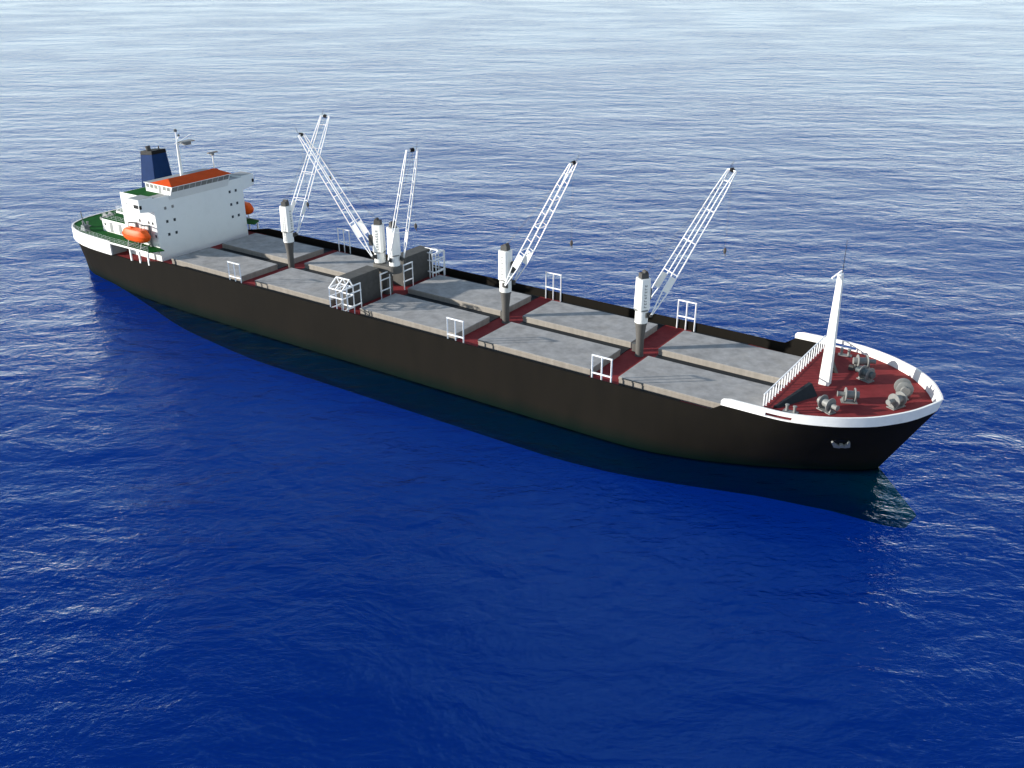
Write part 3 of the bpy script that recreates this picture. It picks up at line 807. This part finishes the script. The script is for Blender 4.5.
# bright high haze: a pale veil over the Nishita sky, strongest near the horizon
wl = w.node_tree.links
tc = wn.new('ShaderNodeTexCoord'); sx = wn.new('ShaderNodeSeparateXYZ'); wl.new(tc.outputs['Generated'], sx.inputs[0])
vr = wn.new('ShaderNodeValToRGB'); e = vr.color_ramp.elements
e[0].position = 0; e[0].color = (.88, .88, .88, 1); e[1].position = 1; e[1].color = (.25, .25, .25, 1)
k = vr.color_ramp.elements.new(.40); k.color = (.5, .5, .5, 1)
wl.new(sx.outputs[2], vr.inputs[0])
vm = wn.new('ShaderNodeMix'); vm.data_type = 'RGBA'; wl.new(vr.outputs[0], vm.inputs[0]); wl.new(sky.outputs[0], vm.inputs[6]); 
vc = wn.new('ShaderNodeMapRange'); vc.data_type = 'FLOAT_VECTOR'; vc.interpolation_type = 'SMOOTHSTEP'
vb = wn.new('ShaderNodeCombineXYZ'); [wl.new(sx.outputs[2], vb.inputs[i]) for i in range(3)]
wl.new(vb.outputs[0], vc.inputs['Vector'])
vc.inputs[7].default_value = (0, 0, 0); vc.inputs[8].default_value = (.62, .62, .62); vc.inputs[9].default_value = (5.9, 6.6, 7.0); vc.inputs[10].default_value = (2.4, 3.1, 3.8)
wl.new(vc.outputs['Vector'], vm.inputs[7])
# a broken bank of high cloud, thickest in one part of the sky
cn = wn.new('ShaderNodeTexNoise'); cn.inputs['Scale'].default_value = 16; cn.inputs['Detail'].default_value = 7; cn.inputs['Roughness'].default_value = .6
cm_ = wn.new('ShaderNodeMapping'); cm_.inputs['Scale'].default_value = (1, 1, 2.2); wl.new(tc.outputs['Generated'], cm_.inputs['Vector']); wl.new(cm_.outputs[0], cn.inputs['Vector'])
dn = wn.new('ShaderNodeVectorMath'); dn.operation = 'DOT_PRODUCT'; wl.new(tc.outputs['Generated'], dn.inputs[0])
az_, el_ = R(-24), R(42); dn.inputs[1].default_value = (math.sin(az_) * math.cos(el_), math.cos(az_) * math.cos(el_), math.sin(el_))
b1 = wn.new('ShaderNodeMapRange'); b1.inputs['From Min'].default_value = .945; b1.inputs['From Max'].default_value = .99; b1.inputs['To Min'].default_value = -.16; b1.inputs['To Max'].default_value = .07; wl.new(dn.outputs['Value'], b1.inputs['Value'])
b2 = wn.new('ShaderNodeMath'); wl.new(b1.outputs[0], b2.inputs[0]); wl.new(cn.outputs['Fac'], b2.inputs[1])
b3 = wn.new('ShaderNodeMapRange'); b3.inputs['From Min'].default_value = .50; b3.inputs['From Max'].default_value = .57; b3.inputs['To Max'].default_value = .8; wl.new(b2.outputs[0], b3.inputs['Value'])
cx_ = wn.new('ShaderNodeMix'); cx_.data_type = 'RGBA'; wl.new(b3.outputs[0], cx_.inputs[0]); wl.new(vm.outputs[2], cx_.inputs[6]); cx_.inputs[7].default_value = (8.5, 8.2, 8.0, 1)
wl.new(cx_.outputs[2], wn['Background'].inputs[0]); wn['Background'].inputs[1].default_value = .13
sd = bpy.data.lights.new('sun', 'SUN'); sd.energy = 5.0; sd.angle = R(1.0); sd.color = (1.0, .94, .85)
so = bpy.data.objects.new('sun', sd); col.objects.link(so)
dirv = Vector((-math.sin(R(AZ)) * math.cos(R(EL)), -math.cos(R(AZ)) * math.cos(R(EL)), -math.sin(R(EL))))
so.rotation_euler = dirv.to_track_quat('-Z', 'Y').to_euler(); so.location = (-100, -80, 120)

yaw, pit, rol = R(-34.622), R(24.94), R(-.169)
F = Vector((math.sin(yaw) * math.cos(pit), math.cos(yaw) * math.cos(pit), -math.sin(pit)))
Rt = Vector((math.cos(yaw), -math.sin(yaw), 0)); U = Rt.cross(F)
R2 = Rt * math.cos(rol) + U * math.sin(rol); U2 = -Rt * math.sin(rol) + U * math.cos(rol)
cam = bpy.data.cameras.new('camera'); co = bpy.data.objects.new('camera', cam); col.objects.link(co)
cam.sensor_width = 36; cam.lens = 956.395 / 1024 * 36; cam.clip_start = 1; cam.clip_end = 200000
co.matrix_world = Matrix(((R2.x, U2.x, -F.x, 59.865), (R2.y, U2.y, -F.y, -120.652), (R2.z, U2.z, -F.z, 57.283), (0, 0, 0, 1)))
scn.camera = co
scn.view_settings.view_transform = 'Standard'; scn.view_settings.look = 'None'; scn.view_settings.exposure = 0.7; scn.view_settings.gamma = 1
scn.view_settings.use_curve_mapping = False
